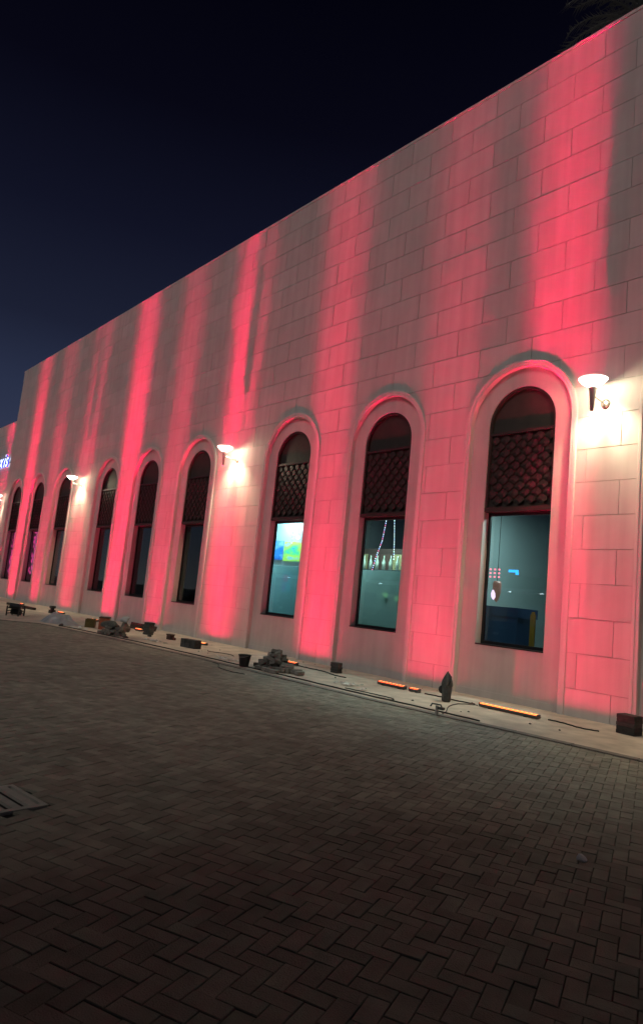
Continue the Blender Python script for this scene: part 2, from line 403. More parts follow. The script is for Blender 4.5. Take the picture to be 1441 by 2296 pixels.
wall_lamp(-17.65, 5.70, -.003, 'lit torch-shaped wall lamp above the bucket, between third and fourth arch')
wall_lamp(-30.35, 5.72, -.003, 'lit torch-shaped wall lamp overlapping the seventh arch from the right')
wall_lamp(-42.95, 5.60, .297, 'lit torch-shaped wall lamp at the far left end of the facade')

# ---------------------------------------------------------------- red light bars
def bar_light(e_beam, e_wash, sig, e_wide=0):
    l = bpy.data.lights.new('beam', 'POINT'); l.energy = 1; l.color = (1, .0, .078); l.shadow_soft_size = .03; l.use_nodes = True
    n = l.node_tree; em = n.nodes['Emission']
    tc = n.nodes.new('ShaderNodeTexCoord'); sp = n.nodes.new('ShaderNodeSeparateXYZ'); n.links.new(tc.outputs['Normal'], sp.inputs[0])
    def mth(op, a, b=None, c=None, clamp=False):
        m = n.nodes.new('ShaderNodeMath'); m.operation = op; m.use_clamp = clamp
        for i, v in enumerate((a, b, c)):
            if v is None: continue
            if isinstance(v, (int, float)): m.inputs[i].default_value = v
            else: n.links.new(v, m.inputs[i])
        return m.outputs[0]
    X, Y, Z = sp.outputs
    up = mth('GREATER_THAN', Z, 0.0); fw = mth('GREATER_THAN', Y, 0.0); gate = mth('MULTIPLY', mth('MULTIPLY', up, fw), mth('MULTIPLY', Z, 6.0, clamp=True))
    x2 = mth('MULTIPLY', X, X)
    g1 = mth('EXPONENT', mth('MULTIPLY', x2, -1 / (2 * sig * sig)))
    g2 = mth('EXPONENT', mth('MULTIPLY', x2, -1 / (2 * .23 * .23)))
    s3 = mth('POWER', mth('MAXIMUM', Y, 0), 3)
    def prof(s0): return mth('DIVIDE', s0 ** 3, mth('ADD', s3, s0 ** 3))
    a = mth('MULTIPLY', mth('MULTIPLY', prof(.125), g1), e_beam)
    c = mth('MULTIPLY', mth('MULTIPLY', prof(.50), g2), e_wash * (.125 / .50) ** 3)
    g3 = mth('EXPONENT', mth('MULTIPLY', x2, -1 / (2 * .5 * .5)))
    w3 = mth('MULTIPLY', mth('MULTIPLY', prof(.22), g3), e_wide * (.125 / .22) ** 3)
    tot = mth('MULTIPLY', mth('ADD', mth('ADD', a, c), w3), gate)
    n.links.new(tot, em.inputs['Strength']); return l
BEAM = 125000; WASH = 48000; WIDE = 6800
CORE = emat('diode_light', (1.0, .34, .10), 3.0)
YBAR = -1.12
def light_bar(x, L, xb, Lb, kb, kw, xw, label, parts=((0, 1),), z=.012, lens=LENS):
    t = thing('light_bar', label, 'light', (x, YBAR, z), 0, 'red wall-washing light bars on the pavement')
    for (c, fr) in parts:
        l2 = L * fr / 2; cx_ = c * L
        m_ = MB().box(cx_ - l2, cx_ + l2, -.045, .045, .0, .045); m_.box(cx_ - l2, cx_ + l2, .036, .045, .045, .062)
        m_.box(cx_ - l2, cx_ - l2 + .02, -.045, .036, .045, .062); m_.box(cx_ + l2 - .02, cx_ + l2, -.045, .036, .045, .062)
        h_ = obj('housing', m_.me('housing', ALU), t)
        obj('lens', MB().box(cx_ - l2 + .02, cx_ + l2 - .02, -.036, .034, .0455, .060).me('lens', lens), t)
        nd = max(3, int(fr * L / .085))
        for q_ in range(nd):
            xx = cx_ - l2 + .05 + (2 * l2 - .1) * q_ / (nd - 1); obj('diode', MB().box(xx - .014, xx + .014, -.02, .016, .0605, .066).me('diode', CORE), t)
        for sg_ in (-1, 1): obj('foot', MB().box(cx_ + sg_ * l2 * .6 - .03, cx_ + sg_ * l2 * .6 + .03, -.05, .05, -z, -.001).me('foot', BLK), t)
    N = 8; W_ = [1.0] * N
    if abs(xb + 17.80) < .01: W_ = [1.3, 1.4, 1.4, 1.3, 1.1, .8, .45, .35]
    for i in range(N): obj('beam', bar_light(W_[i] * kb * BEAM / N, 0, .030), t, (xb - x + ((i + .5) / N - .5) * Lb, .0, .10))
    for i in range(3): obj('wash', bar_light(0, kw * WASH / 3, .03, min(1, kw) * WIDE / 3), t, (xw - x + (i - 1) * .35, .0, .10))
    return t
LB = [('bare orange-lit light bar lying before the nearest arched window', ((0, 1),), LENS2),
      ('light bar of a long and a short glowing piece left of the wrapped bundle', ((-.16, .66), (.39, .22)), LENS),
      ('glowing light bar half hidden behind the rubble pile', ((0, 1),), LENS),
      ('light bar glowing out on both sides behind the low block stack', ((0, 1),), LENS2),
      ('small glowing light bar behind the heap of dark bags', ((0, 1),), LENS),
      ('glowing light bar just left of the orange crate', ((0, 1),), LENS),
      ('glowing light bar beside the grey plastic sheet', ((0, 1),), LENS),
      ('light bar on the pavement behind the black rack', ((0, 1),), LENS),
      ('light bar near the far end of the facade', ((0, 1),), LENS),
      ('light bar before the wall with the lit sign', ((0, 1),), LENS),
      ('light bar hidden behind the block stack at the right edge', ((0, 1),), LENS)]
for bar, (lab, parts, ln) in zip(BARS, LB): light_bar(*bar, lab, parts, lens=ln)

# ---------------------------------------------------------------- ground
LINE = [(XR + 4, -2.2), (-3.8, -2.5), (-8, -2.88), (-14, -3.08), (-18, -3.4), (-21.6, -3.9), (-22.5, -5.2), (-23.5, -9), (-26, -18)]
gb = MB(); gb.add([(-400, -400, -.05), (400, -400, -.05), (400, 400, -.05), (-400, 400, -.05)], [(0, 1, 2, 3)])
obj('ground', gb.me('ground', GROUND, fix=False), kind='structure')
sw = [(x, y) for x, y in LINE] + [(-26, -18), (-90, -18), (-90, .3), (XE, .3), (XE, .02), (XR + 4, .02)]
sw = LINE + [(-90, -18), (-90, .295), (XR + 4, .295)]
bm = bmesh.new(); vs = [bm.verts.new((x, y, 0)) for x, y in sw]; fc = bm.faces.new(vs[::-1])
r = bmesh.ops.extrude_face_region(bm, geom=[fc]); bmesh.ops.translate(bm, verts=[g for g in r['geom'] if isinstance(g, bmesh.types.BMVert)], vec=(0, 0, -.12))
bmesh.ops.recalc_face_normals(bm, faces=bm.faces); bmesh.ops.triangulate(bm, faces=bm.faces)
me = bpy.data.meshes.new('sidewalk'); bm.to_mesh(me); bm.free(); me.materials.append(WALK)
obj('sidewalk', me, kind='structure')
def liney(x):
    for (xa, ya), (xb, yb) in zip(LINE, LINE[1:]):
        if xb <= x <= xa: return ya + (yb - ya) * (xa - x) / max(xa - xb, 1e-6)
    return -99
pav = obj('pavement', MB().add([(x, y, -.032) for x, y in ([(6.5, -20)] + [(6.5, -2.25)] + [(x, y) for x, y in LINE[1:]])], [tuple(range(len(LINE) + 1))[::-1]]).me('pavement', BED, fix=False), kind='structure')
pav.data.flip_normals() if pav.data.polygons[0].normal.z < 0 else None
# herringbone
U = .1; TH = RD(22.5); ca, sa = cos(TH), sin(TH); GAP = .0017
def paver_geo(hw, hh, T, ch=.003):
    v = [(-hw, -hh, -.03), (hw, -hh, -.03), (hw, hh, -.03), (-hw, hh, -.03),
         (-hw, -hh, T - ch), (hw, -hh, T - ch), (hw, hh, T - ch), (-hw, hh, T - ch),
         (-hw + ch, -hh + ch, T), (hw - ch, -hh + ch, T), (hw - ch, hh - ch, T), (-hw + ch, hh - ch, T)]
    f = [(i, (i + 1) % 4, (i + 1) % 4 + 4, i + 4) for i in range(4)] + [(4 + i, 4 + (i + 1) % 4, 8 + (i + 1) % 4, 8 + i) for i in range(4)] + [(8, 9, 10, 11)]
    return v, f
PVV, PVF = paver_geo(U - GAP, U / 2 - GAP, 0)
PAVM = mesh('paver', PVV, PVF, PAVER)
pos = []
R = 230
for i in range(-R * 2, R * 2):
    for j in range(-R * 2, R * 2):
        d = (i - j) % 4
        if d == 0: cx_, cy_, rt = (i + 1) * U, (j + .5) * U, 0
        elif d == 3: cx_, cy_, rt = (i + .5) * U, (j + 1) * U, pi / 2
        else: continue
        X = ca * cx_ - sa * cy_ - 10; Y = sa * cx_ + ca * cy_ - 9
        if X > 5.5 or X < -23.6 or Y > -2.2 or Y < -14: continue
        if Y > liney(X) - .02: continue
        if X < -21.6:
            pass
        q = px((X, Y, 0))
        if q is None:
            if (X * X + (Y + 11.42) ** 2) > 9: continue
        else:
            m_ = 250 if q[2] < 6 else 120
            if not (-m_ * 2.2 < q[0] < 1441 + m_ * 2.2) or q[1] > 2296 + 900: continue
        pos.append((X, Y, rt + TH, q))
vis = [p for p in pos if p[3] and -20 < p[3][0] < 1460 and p[3][1] < 2330]
vis.sort(key=lambda p: p[3][2]); nearset = set(id(p) for p in vis[:300])
V = []; F = []
DR = (-5.06, -9.86, RD(8), .56, .62)   # drain cover x, y, angle, width, depth
for p in pos:
    X, Y, a, q = p
    lx = (X - DR[0]) * cos(DR[2]) + (Y - DR[1]) * sin(DR[2]); ly = -(X - DR[0]) * sin(DR[2]) + (Y - DR[1]) * cos(DR[2])
    if abs(lx) < DR[3] / 2 + .035 and abs(ly) < DR[4] / 2 + .035: continue
    a += rnd.gauss(0, .010); dz = rnd.gauss(-.004, .0016); tx = rnd.gauss(0, .008); ty = rnd.gauss(0, .008)
    if id(p) in nearset:
        obj('paver', PAVM, pav, (X, Y, dz), (tx, ty, a))
    else:
        c_, s_ = cos(a), sin(a); k0 = len(V)
        V += [(X + c_ * x - s_ * y, Y + s_ * x + c_ * y, z + dz + ty * x + tx * y) for x, y, z in PVV]
        F += [tuple(i + k0 for i in f) for f in PVF]
obj('paver_field', mesh('paver_field', V, F, PAVER), pav, kind='stuff')
print('pavers', len(pos), 'blocks', len(blocks))
# edge stones along the sidewalk
es = obj('kerb', MB().add([(0, 0, -.034), (.01, 0, -.034), (.01, .01, -.034)], [(0, 1, 2)]).me('kerb', BED, fix=False), kind='structure')
L = [Vector(p) for p in LINE[:8]]; prev = None
for a, c in zip(L, L[1:]):
    d = c - a; n = int(d.length / 1.0) + 1
    for i in range(n):
        p0 = a + d * (i / n); p1 = a + d * ((i + 1) / n); mid = (p0 + p1) / 2
        q = px((mid.x, mid.y, 0)); 
        if mid.x > 1: continue
        ln = (p1 - p0).length - .012
        o = obj('edge_stone', MB().box(-ln / 2, ln / 2, -.075, .075, -.05, .010 + rnd.uniform(-.003, .003)).me('edge_stone', EDGE), es, (mid.x, mid.y - .055, .004), (0, 0, math.atan2(d.y, d.x) + rnd.uniform(-.006, .006)))
# drain cover
t = thing('drain_cover', 'pale slotted drain cover set in the dark pavers', 'drain cover', (DR[0], DR[1], 0), DR[2])
DC = mat('drain_concrete', (.46, .44, .38), .7, noise=.15, nscale=10, bump=.4)
w_, h_ = DR[3] / 2, DR[4] / 2; obj('base', MB().box(-w_ - .06, w_ + .06, -h_ - .06, h_ + .06, -.06, -.022).me('base', RUBBER), t); m_ = MB(); m_.box(-w_, -w_ + .04, -h_, h_, -.02, .003); m_.box(w_ - .05, w_, -h_, h_, -.02, .003)
m_.box(-w_ + .04, w_ - .05, -h_, -h_ + .03, -.02, .003); m_.box(-w_ + .04, w_ - .05, h_ - .03, h_, -.02, .003); obj('frame', m_.me('frame', DC), t)
ns = 5; st = (2 * h_ - .06) / ns
for i in range(ns): obj('slat', MB().box(-w_ + .041, w_ - .051, -h_ + .03 + i * st + .027, -h_ + .03 + (i + 1) * st - .027, -.02, .002).me('slat', DC), t)

# ---------------------------------------------------------------- left wing with sign
wing = thing('building', 'lower wing at the far left carrying the lit blue-white sign', 'building', (0, 0, 0))
WX0 = -75; WY = .30; WH = 10.62
obj('wall', MB().box(WX0, XE - .002, WY, 20, 0, WH).me('wall', BLOCK), wing)
obj('coping', MB().box(WX0, XE - .002, WY - .012, WY + .35, WH + .001, WH + .07).me('coping', TRIM), wing)
for k in range(1, 17): obj('joint', MB().box(WX0, XE - .003, WY - .002, WY - .0005, WH - .62 * k - .008, WH - .62 * k + .008).me('joint', JOINT), wing)
sg = thing('sign', 'lit blue-white letter sign on the left wing, cut by the photo edge', 'sign', (-45.6, WY, 7.72))
SE = emat('letter_face', (.72, .84, 1.0), 2.6); SB = emat('letter_side', (.04, .07, 1.0), 1.2)
x = 0
for ch in 'exis':
    c = bpy.data.curves.new('letter', 'FONT'); c.body = ch; c.size = 1.22; c.extrude = .04; c.shear = .2; c.resolution_u = 3; c.offset = .004
    tmp = bpy.data.objects.new('letter', c); COL.objects.link(tmp); dg = bpy.context.evaluated_depsgraph_get()
    me = bpy.data.meshes.new_from_object(tmp.evaluated_get(dg)); bpy.data.objects.remove(tmp)
    me.materials.clear(); me.materials.append(SB); me.materials.append(SE)
    for p in me.polygons: p.material_index = 1 if abs(p.normal.z) > .9 else 0
    obj('letter', me, sg, (x, -.12, .08), (RD(90), 0, 0)); wd = max(v.co.x for v in me.vertices) - min(v.co.x for v in me.vertices); x += wd + .10
obj('bracket', MB().box(-.1, x, -.04, -.001, .30, .36).me('bracket', ALU), sg)

# ---------------------------------------------------------------- things standing about on the pavement
ORD = ['topmost', 'second from the top', 'third from the top', 'fourth from the top', 'fifth from the top', 'sixth from the top', 'lowest']
def paver_stack(n, x, y, rz, label, group, dims=(.2, .1, .06), jitter=.008, m=BLK, cols=((0, 0),)):
    me = MB().box(-dims[0] / 2, dims[0] / 2, -dims[1] / 2, dims[1] / 2, 0, dims[2]).me('paver', m)
    bmx = bmesh.new(); bmx.from_mesh(me); bmesh.ops.bevel(bmx, geom=list(bmx.edges), offset=.006, segments=1, affect='EDGES'); bmx.to_mesh(me); bmx.free()
    for ci, (cx_, cy_) in enumerate(cols):
        for k in range(n):
            lb = label + ', ' + (ORD[n - 1 - k] if len(cols) == 1 else ('upper ', 'lower ')[k == 0] + ('left', 'middle', 'right')[ci])
            X = x + cos(rz) * cx_ - sin(rz) * cy_ + rnd.uniform(-jitter, jitter); Y = y + sin(rz) * cx_ + cos(rz) * cy_ + rnd.uniform(-jitter, jitter)
            o = thing('paving_block', label, 'paving block', (X, Y, k * (dims[2] + .001) + .0005), rz + rnd.uniform(-.05, .05), group, me); o['label'] = lb
paver_stack(5, -4.80, -.60, RD(-4), 'dark block in the stack at the right edge', 'block stack at the right edge', (.30, .24, .058))
paver_stack(5, -11.28, -.86, RD(6), 'dark block in the small stack at the second arch', 'small block stack against the second arch', (.21, .18, .045))
paver_stack(2, -15.75, -2.02, RD(8), 'dark block in the low wide stack hiding a light bar', 'low wide stack hiding a light bar', (.19, .22, .11), .006, BLK, ((-.2, 0), (0, 0), (.2, .01)))
paver_stack(6, -19.3, -1.45, RD(14), 'dark block in the tall stack left of fourth arch', 'tall narrow block stack', (.27, .2, .062), .014)
for k, (sxx, zz, hh) in enumerate(((.26, 0, .15), (.17, .151, .03), (.22, .182, .13))): pass

# generic lumpy mesh
def lump(rx, ry, rz_, seed, m, name='lump', sub=3, amp=.25, flat=True):
    rr = random.Random(seed); b = bmesh.new(); bmesh.ops.create_icosphere(b, subdivisions=sub, radius=1)
    ph = [(Vector((rr.uniform(-1, 1), rr.uniform(-1, 1), rr.uniform(-1, 1))).normalized() * rr.uniform(1.5, 5), rr.uniform(0, 6)) for _ in range(7)]
    for v in b.verts:
        s = 1 + sum(sin(v.co.dot(p) + q) for p, q in ph) * amp / 4
        v.co = Vector((v.co.x * rx * s, v.co.y * ry * s, (v.co.z * s) * rz_))
        if flat and v.co.z < -rz_ * .45: v.co.z = -rz_ * .45
    mn = min(v.co.z for v in b.verts)
    for v in b.verts: v.co.z -= mn
    me = bpy.data.meshes.new(name); b.to_mesh(me); b.free(); me.materials.append(m); return me
def chunk(seed, a, b_, c):
    """a broken paver: chamfered box with a knocked-off corner"""
    rr = random.Random(seed); bm = bmesh.new(); bmesh.ops.create_cube(bm, size=1)
    for v in bm.verts: v.co = Vector((v.co.x * a * rr.uniform(.85, 1), v.co.y * b_ * rr.uniform(.85, 1), v.co.z * c * rr.uniform(.9, 1)))
    bmesh.ops.bevel(bm, geom=list(bm.edges), offset=.009, segments=1, affect='EDGES')
    me = bpy.data.meshes.new('paving_block'); bm.to_mesh(me); bm.free(); me.materials.append(BLKG); return me
CH_ = [chunk(s, .2, .125, .085) for s in range(5)]
def pile(x, y, items, label, group, mats=None):
    for (dx, dy, z, rx, ry, rz, k) in items:
        o = thing('paving_block', label, 'paving block', (x + dx, y + dy, z), 0, group, CH_[k % 5]); o.rotation_euler = (rx, ry, rz)
rr = random.Random(4)
it = []
for z, n, R1, R2 in ((.044, 18, .66, .36), (.13, 14, .46, .26), (.215, 9, .3, .2), (.30, 6, .17, .12), (.375, 3, .06, .05)):
    for i in range(n):
        a = 2 * pi * i / n + rr.uniform(-.2, .2); e = rr.uniform(.55, 1) if i % 3 else .3
        it.append((R1 * cos(a) * e, R2 * sin(a) * e, z + rr.uniform(0, .02), rr.uniform(-.35, .35) * (z > .05), rr.uniform(-.45, .45) * (z > .05), rr.uniform(0, 3.1), i))
for i in range(5): it.append((.35 + i * .11, .05 + rr.uniform(-.05, .05), .05, 1.5 * (i % 2), 0, rr.uniform(1.2, 1.8), i))
for i in range(5): it.append((-.1 + i * .15, -.36 - .02 * i, .038, 0, 0, rr.uniform(-.2, .3), i))
pile(-11.62, -2.32, it, 'grey paver in the big loose pile beside the black bucket', 'big loose pile of pavers')
it = []
for z, n, R1, R2 in ((.036, 15, .52, .3), (.105, 9, .4, .2), (.175, 5, .26, .14)):
    for i in range(n):
        a = 2 * pi * i / n + rr.uniform(-.2, .2); e = rr.uniform(.6, 1)
        it.append((R1 * cos(a) * e, R2 * sin(a) * e, z + rr.uniform(0, .02), rr.uniform(-.2, .2) * (z > .05), rr.uniform(-.2, .2) * (z > .05), rr.uniform(0, 3.1), i))
pile(-18.75, -2.85, it, 'dark paver in the heap under the sacks left of the tall stack', 'heap of pavers under the sacks')
# sacks on the second heap
SACK = mat('sack_cloth', (.20, .165, .13), .9, noise=.2, nscale=9, bump=.5); SACKD = mat('dark_sack', (.075, .078, .07), .85, noise=.2, nscale=9)
thing('sack', 'slumped dark sack on the left of the paver heap', 'sack', (-18.95, -2.85, .19), .3, None, lump(.27, .2, .12, 3, SACKD, 'sack', amp=.55))
thing('sack', 'beige sack standing on the right of the paver heap', 'sack', (-18.35, -2.72, .12), .3, None, lump(.17, .14, .17, 5, SACK, 'sack', amp=.6))
thing('bag', 'small white bag on top of the beige sack', 'bag', (-18.38, -2.70, .40), .3, None, lump(.13, .1, .11, 9, mat('white_bag', (.5, .5, .48), .6), 'bag', amp=.4))
thing('plank', 'dark timber plank leaning along the wall foot behind the sacks', 'plank', (-21.5, -.55, .0), .02, None, MB().box(-.9, .9, -.02, .02, 0, .17, Matrix.Rotation(-.25, 4, 'X')).me('plank', WOOD))
thing('plank', 'lower dark timber plank lying on the ground by the wall foot', 'plank', (-21.2, -.85, .0), -.05, None, MB().box(-.8, .8, -.06, .06, 0, .04).me('plank', WOOD))
# bucket
t = thing('bucket', 'black plastic builder\'s bucket left of the paver pile', 'bucket', (-12.13, -2.80, .003))
obj('body', autosmooth(MB().lathe([(.095, 0), (.10, .01), (.135, .235), (.147, .237), (.147, .255), (.132, .255), (.128, .235), (.092, .02), (.01, .018)], 24, cap=False).me('body', PLASTIC)), t)
obj('handle', MB().tube([(-.145, 0, .24), (-.12, -.10, .215), (0, -.155, .20), (.12, -.10, .215), (.145, 0, .24)], .004, 6).me('handle', STEEL), t)
# wrapped bundle
t = thing('bundle', 'dark grey wrapped bundle with a pointed top beside the nearest arch', 'bundle', (-7.72, -1.42, 0), -.2)
CL = mat('grey_tarpaulin', (.075, .082, .078), .6, noise=.3, nscale=14, bump=.5, bscale=30); CL2 = mat('dark_tarpaulin', (.03, .033, .032), .6)
def ribbed(prof, n, k, amp, ox=0):
    V = []; F = []
    for r_, z in prof:
        for i in range(n): a = 2 * pi * i / n; q_ = r_ * (1 + amp * sin(a * k + z * 3)); V.append((ox + q_ * cos(a), q_ * sin(a) * .8, z))
    for j in range(len(prof) - 1): F += [(j * n + i, j * n + (i + 1) % n, (j + 1) * n + (i + 1) % n, (j + 1) * n + i) for i in range(n)]
    F += [tuple(range(n))[::-1], tuple((len(prof) - 1) * n + i for i in range(n))]; return V, F
v, f = ribbed([(.07, 0), (.085, .02), (.09, .14), (.10, .25), (.085, .30)], 32, 8, .10); obj('body', MB().add(v, f).me('body', CL, True), t)
v, f = ribbed([(.105, .26), (.115, .30), (.10, .37), (.065, .44), (.03, .50), (.008, .54)], 32, 6, .13); obj('hood', MB().add(v, f).me('hood', CL, True), t)
obj('flap', MB().lathe([(.005, -.02), (.06, -.016), (.075, 0), (.06, .016), (.005, .02)], 20).me('flap', CL2, True), t, (-.10, -.02, .20), (RD(80), .2, RD(70)))
obj('strap', MB().tube([(.09, -.05, .30), (.12, -.03, .38), (.10, .0, .45), (.03, 0, .50)], .012, 6).me('strap', CL2), t)
# stake with tap
t = thing('stake', 'short pale stake with a crooked metal tap on the kerb line', 'stake', (-6.74, -2.90, 0))
obj('post', MB().box(-.018, .018, -.018, .018, 0, .15).me('post', mat('pale_post', (.35, .33, .30), .8)), t)
obj('tap', MB().tube([(-.13, 0, .12), (-.10, 0, .165), (0, 0, .17), (.07, 0, .172), (.09, 0, .14)], .012, 8).me('tap', ALU), t)
obj('knob', MB().box(.03, .13, -.03, .03, .10, .14).me('knob', ALU), t)
# cables on the ground
def cable(label, pts, r=.009, z0=.0):
    P = []
    for (a, b2) in zip(pts, pts[1:]):
        for k in range(8):
            s = k / 8; P.append((a[0] + (b2[0] - a[0]) * s, a[1] + (b2[1] - a[1]) * s))
    P.append(pts[-1]); Q = []
    for i in range(len(P)):
        w = P[max(0, i - 3):i + 4]; Q.append((sum(p[0] for p in w) / len(w), sum(p[1] for p in w) / len(w), r + .001 + z0 + .004 * abs(sin(i * .9))))
    thing('cable', label, 'cable', (0, 0, 0), 0, None, MB().tube(Q, r, 6).me('cable', RUBBER))
cable('black cable running along the kerb line past the bucket', [(-5.9, -2.55), (-7.4, -2.62), (-8.6, -2.70), (-10.5, -2.72), (-12, -2.86 + .06), (-14, -2.86), (-17, -3.05), (-20, -3.4), (-21.3, -3.6)], .013)
cable('black cable from the orange light bar to the stake', [(-7.2, -1.05), (-7.5, -1.35), (-7.3, -1.9), (-6.9, -2.45), (-6.76, -2.75)], .008)
cable('black cable trailing right from the orange light bar', [(-6.0, -1.0), (-5.7, -.98), (-5.3, -1.15), (-5.0, -1.02)], .012)
cable('black cable joining the two nearest light bars past the bundle', [(-8.55, -1.14), (-8.1, -1.05), (-7.8, -1.15), (-7.25, -1.03)], .012)
cable('black cable looped on the pavers below the paver pile', [(-8.2, -2.72), (-7.95, -2.55), (-8.1, -2.4), (-8.6, -2.42), (-9.4, -2.5)], .009)
cable('thin cable curling on the pavers left of the bucket', [(-10.9, -3.55), (-11.3, -3.7), (-11.9, -3.62), (-12.4, -3.25), (-12.8, -3.2)], .008)
cable('black cable behind the paver pile running to the wall', [(-12.7, -1.05), (-12.0, -1.15), (-11.4, -1.1), (-10.8, -1.35), (-10.4, -1.3)], .012)
cable('thin cable curled right of the low block stack', [(-15.3, -1.75), (-14.9, -2.0), (-14.7, -1.85), (-14.3, -1.7), (-13.9, -1.85)], .009)
# scraps
def scraps(x, y, n, sx_, sy_, lab, grp, seed, m=PAPER):
    q = random.Random(seed)
    for i in range(n):
        k = q.uniform(.045, .12); b = bmesh.new(); pts = [(q.uniform(.6, 1) * k * cos(a), q.uniform(.5, 1) * k * .6 * sin(a), q.uniform(0, .03)) for a in [j * 2 * pi / 6 for j in range(6)]]
        c = (0, 0, q.uniform(.012, .05)); V = pts + [c] + [(p[0], p[1], p[2] - .004) for p in pts]
        F = [(j, (j + 1) % 6, 6) for j in range(6)] + [tuple(range(12, 6, -1))] + [(j, j + 7, (j + 1) % 6 + 7, (j + 1) % 6) for j in range(6)]
        thing('scrap', lab, 'scrap', (x + q.gauss(0, sx_), y + q.gauss(0, sy_), .005), q.uniform(0, 6), grp, MB().add(V, F).me('scrap', m))
        b.free()
scraps(-9.75, -2.05, 26, .24, .13, 'crumpled pale scrap in the litter before the second arch', 'litter before the second arch', 2)
scraps(-13.45, -2.45, 22, .3, .12, 'pale torn scrap in the litter left of the bucket', 'litter left of the bucket', 3)
scraps(-17.4, -2.25, 14, .3, .1, 'pale scrap in the litter left of the low block stack', 'litter left of the low stack', 5)
scraps(-20.6, -3.2, 18, .28, .1, 'white scrap in the litter before the orange crate', 'litter before the orange crate', 6, mat('bright_scrap', (.62, .6, .58), .5))
# small block pieces
thing('clamp_block', 'small rust-brown block with a lug on the ground by the fourth arch', 'block', (-17.9, -1.42, 0), .15, None, MB().box(-.13, .06, -.07, .07, 0, .13).box(-.15, .08, -.08, .08, .131, .16).box(.10, .17, -.05, .05, 0, .07).me('clamp_block', mat('rusty_block', (.09, .05, .038), .8, noise=.3))).name = 'small_block'
thing('rubble', 'small dark stone beside the tall narrow stack', 'stone', (-18.6, -1.75, 0), 0, None, lump(.09, .06, .05, 21, BLK, 'rubble', 2)).name = 'stone'
thing('stone', 'flat dark stone at the right foot of the sack heap', 'stone', (-17.9, -2.85, 0), 0, None, lump(.12, .07, .04, 22, BLK, 'stone', 2))
# crates
def crate(x, y, rz, w, d, h, m, label, shelf=False):
    t = thing('crate', label, 'crate', (x, y, 0), rz); e = .02
    obj('base', MB().box(-w / 2, w / 2, -d / 2, d / 2, 0, e).me('base', m), t)
    for sx_ in (-1, 1): obj('side_panel', MB().box(sx_ * w / 2 - (e if sx_ > 0 else 0), sx_ * w / 2 + (e if sx_ < 0 else 0), -d / 2, d / 2, e + .001, h).me('side_panel', m), t)
    obj('back_panel', MB().box(-w / 2 + e, w / 2 - e, d / 2 - e, d / 2, e + .001, h).me('back_panel', m), t)
    if shelf:
        obj('shelf', MB().box(-w / 2 + e, w / 2 - e, -d / 2, d / 2 - e, h * .48, h * .48 + e).me('shelf', m), t); obj('top', MB().box(-w / 2 - .01, w / 2 + .01, -d / 2 - .01, d / 2 + .01, h + .001, h + .03).me('top', WOOD), t)
    else: obj('front_panel', MB().box(-w / 2 + e, w / 2 - e, -d / 2, -d / 2 + e, e + .001, h * .9).me('front_panel', m), t)
crate(-20.55, -2.35, RD(-30), .42, .3, .36, CARD, 'open orange crate with a shelf in front of the fifth arch', True)
crate(-21.15, -2.55, RD(-30), .32, .3, .27, OLIVE, 'olive box pushed against the orange crate')
# plastic sheet heap
def sheet(nx=46, ny=26):
    V = []; F = []; q = random.Random(7); ph = [(q.uniform(-9, 9), q.uniform(-9, 9), q.uniform(0, 6)) for _ in range(9)]
    for i in range(nx):
        for j in range(ny):
            u, v = i / (nx - 1) * 2 - 1, j / (ny - 1) * 2 - 1; r_ = min(1, hypot(u, v))
            hgt = .27 * (1 - r_ ** 2.2) * (1 - .5 * u); fold = sum(abs(sin(a * u + b * v + c)) for a, b, c in ph) / 9 - .5
            V.append((u * .85 + .03 * sin(9 * v), v * .42 + .04 * sin(7 * u), max(.004, hgt + fold * .26 * (1.1 - r_))))
    for i in range(nx - 1): F += [(i * ny + j, (i + 1) * ny + j, (i + 1) * ny + j + 1, i * ny + j + 1) for j in range(ny - 1)]
    return MB().add(V, F).me('plastic_sheet', SHEET, True)
thing('plastic_sheet', 'crumpled grey plastic sheet heaped on the pavement', 'plastic sheet', (-22.1, -3.15, .0), RD(20), None, sheet())
thing('stone', 'black lump at the right end of the plastic sheet', 'stone', (-20.95, -3.55, 0), 0, None, lump(.08, .07, .07, 33, BLK, 'stone', 2))
thing('stone', 'small pale stone right of the plastic sheet', 'stone', (-20.5, -3.15, 0), 0, None, lump(.1, .05, .05, 34, PAPER, 'stone', 2))
# stand
t = thing('stand', 'small black stand of two stacked waisted blocks by the eighth arch', 'stand', (-27.6, -1.5, 0))
obj('base', MB().box(-.13, .13, -.1, .1, 0, .13).me('base', BLK), t); obj('neck', MB().box(-.07, .07, -.06, .06, .131, .2).me('neck', BLK), t); obj('top', MB().box(-.11, .11, -.09, .09, .201, .29).me('top', BLK), t)
# rack
t = thing('rack', 'black metal frame rack with wheels at the far left on the pavement', 'rack', (-24.85, -3.75, 0), RD(-35))
for (x, y) in ((-.3, -.2), (.3, -.2), (-.3, .2), (.3, .2)): obj('leg', MB().box(x - .02, x + .02, y - .02, y + .02, 0, .34).me('leg', RUBBER), t)
for z in (.06, .15, .25): obj('rail', MB().box(-.28, .28, -.215, -.185, z, z + .03).me('rail', RUBBER), t); obj('rail', MB().box(-.28, .28, .185, .215, z, z + .03).me('rail', RUBBER), t)
for x in (-.08, .12): obj('spool', MB().tube([(x, -.17, .22 + x), (x, .17, .20 + x)], .10, 14).me('spool', RUBBER), t)
obj('handle', MB().tube([(-.2, 0, .30), (-.05, -.05, .40), (.1, -.1, .42), (.26, -.12, .30)], .016, 6).me('handle', RUBBER), t)
thing('plank', 'dark beam lying on the ground at the far left wall foot', 'plank', (-30.6, -1.8, 0), .03, None, MB().box(-1.6, 1.6, -.08, .08, 0, .10).me('plank', WOOD))
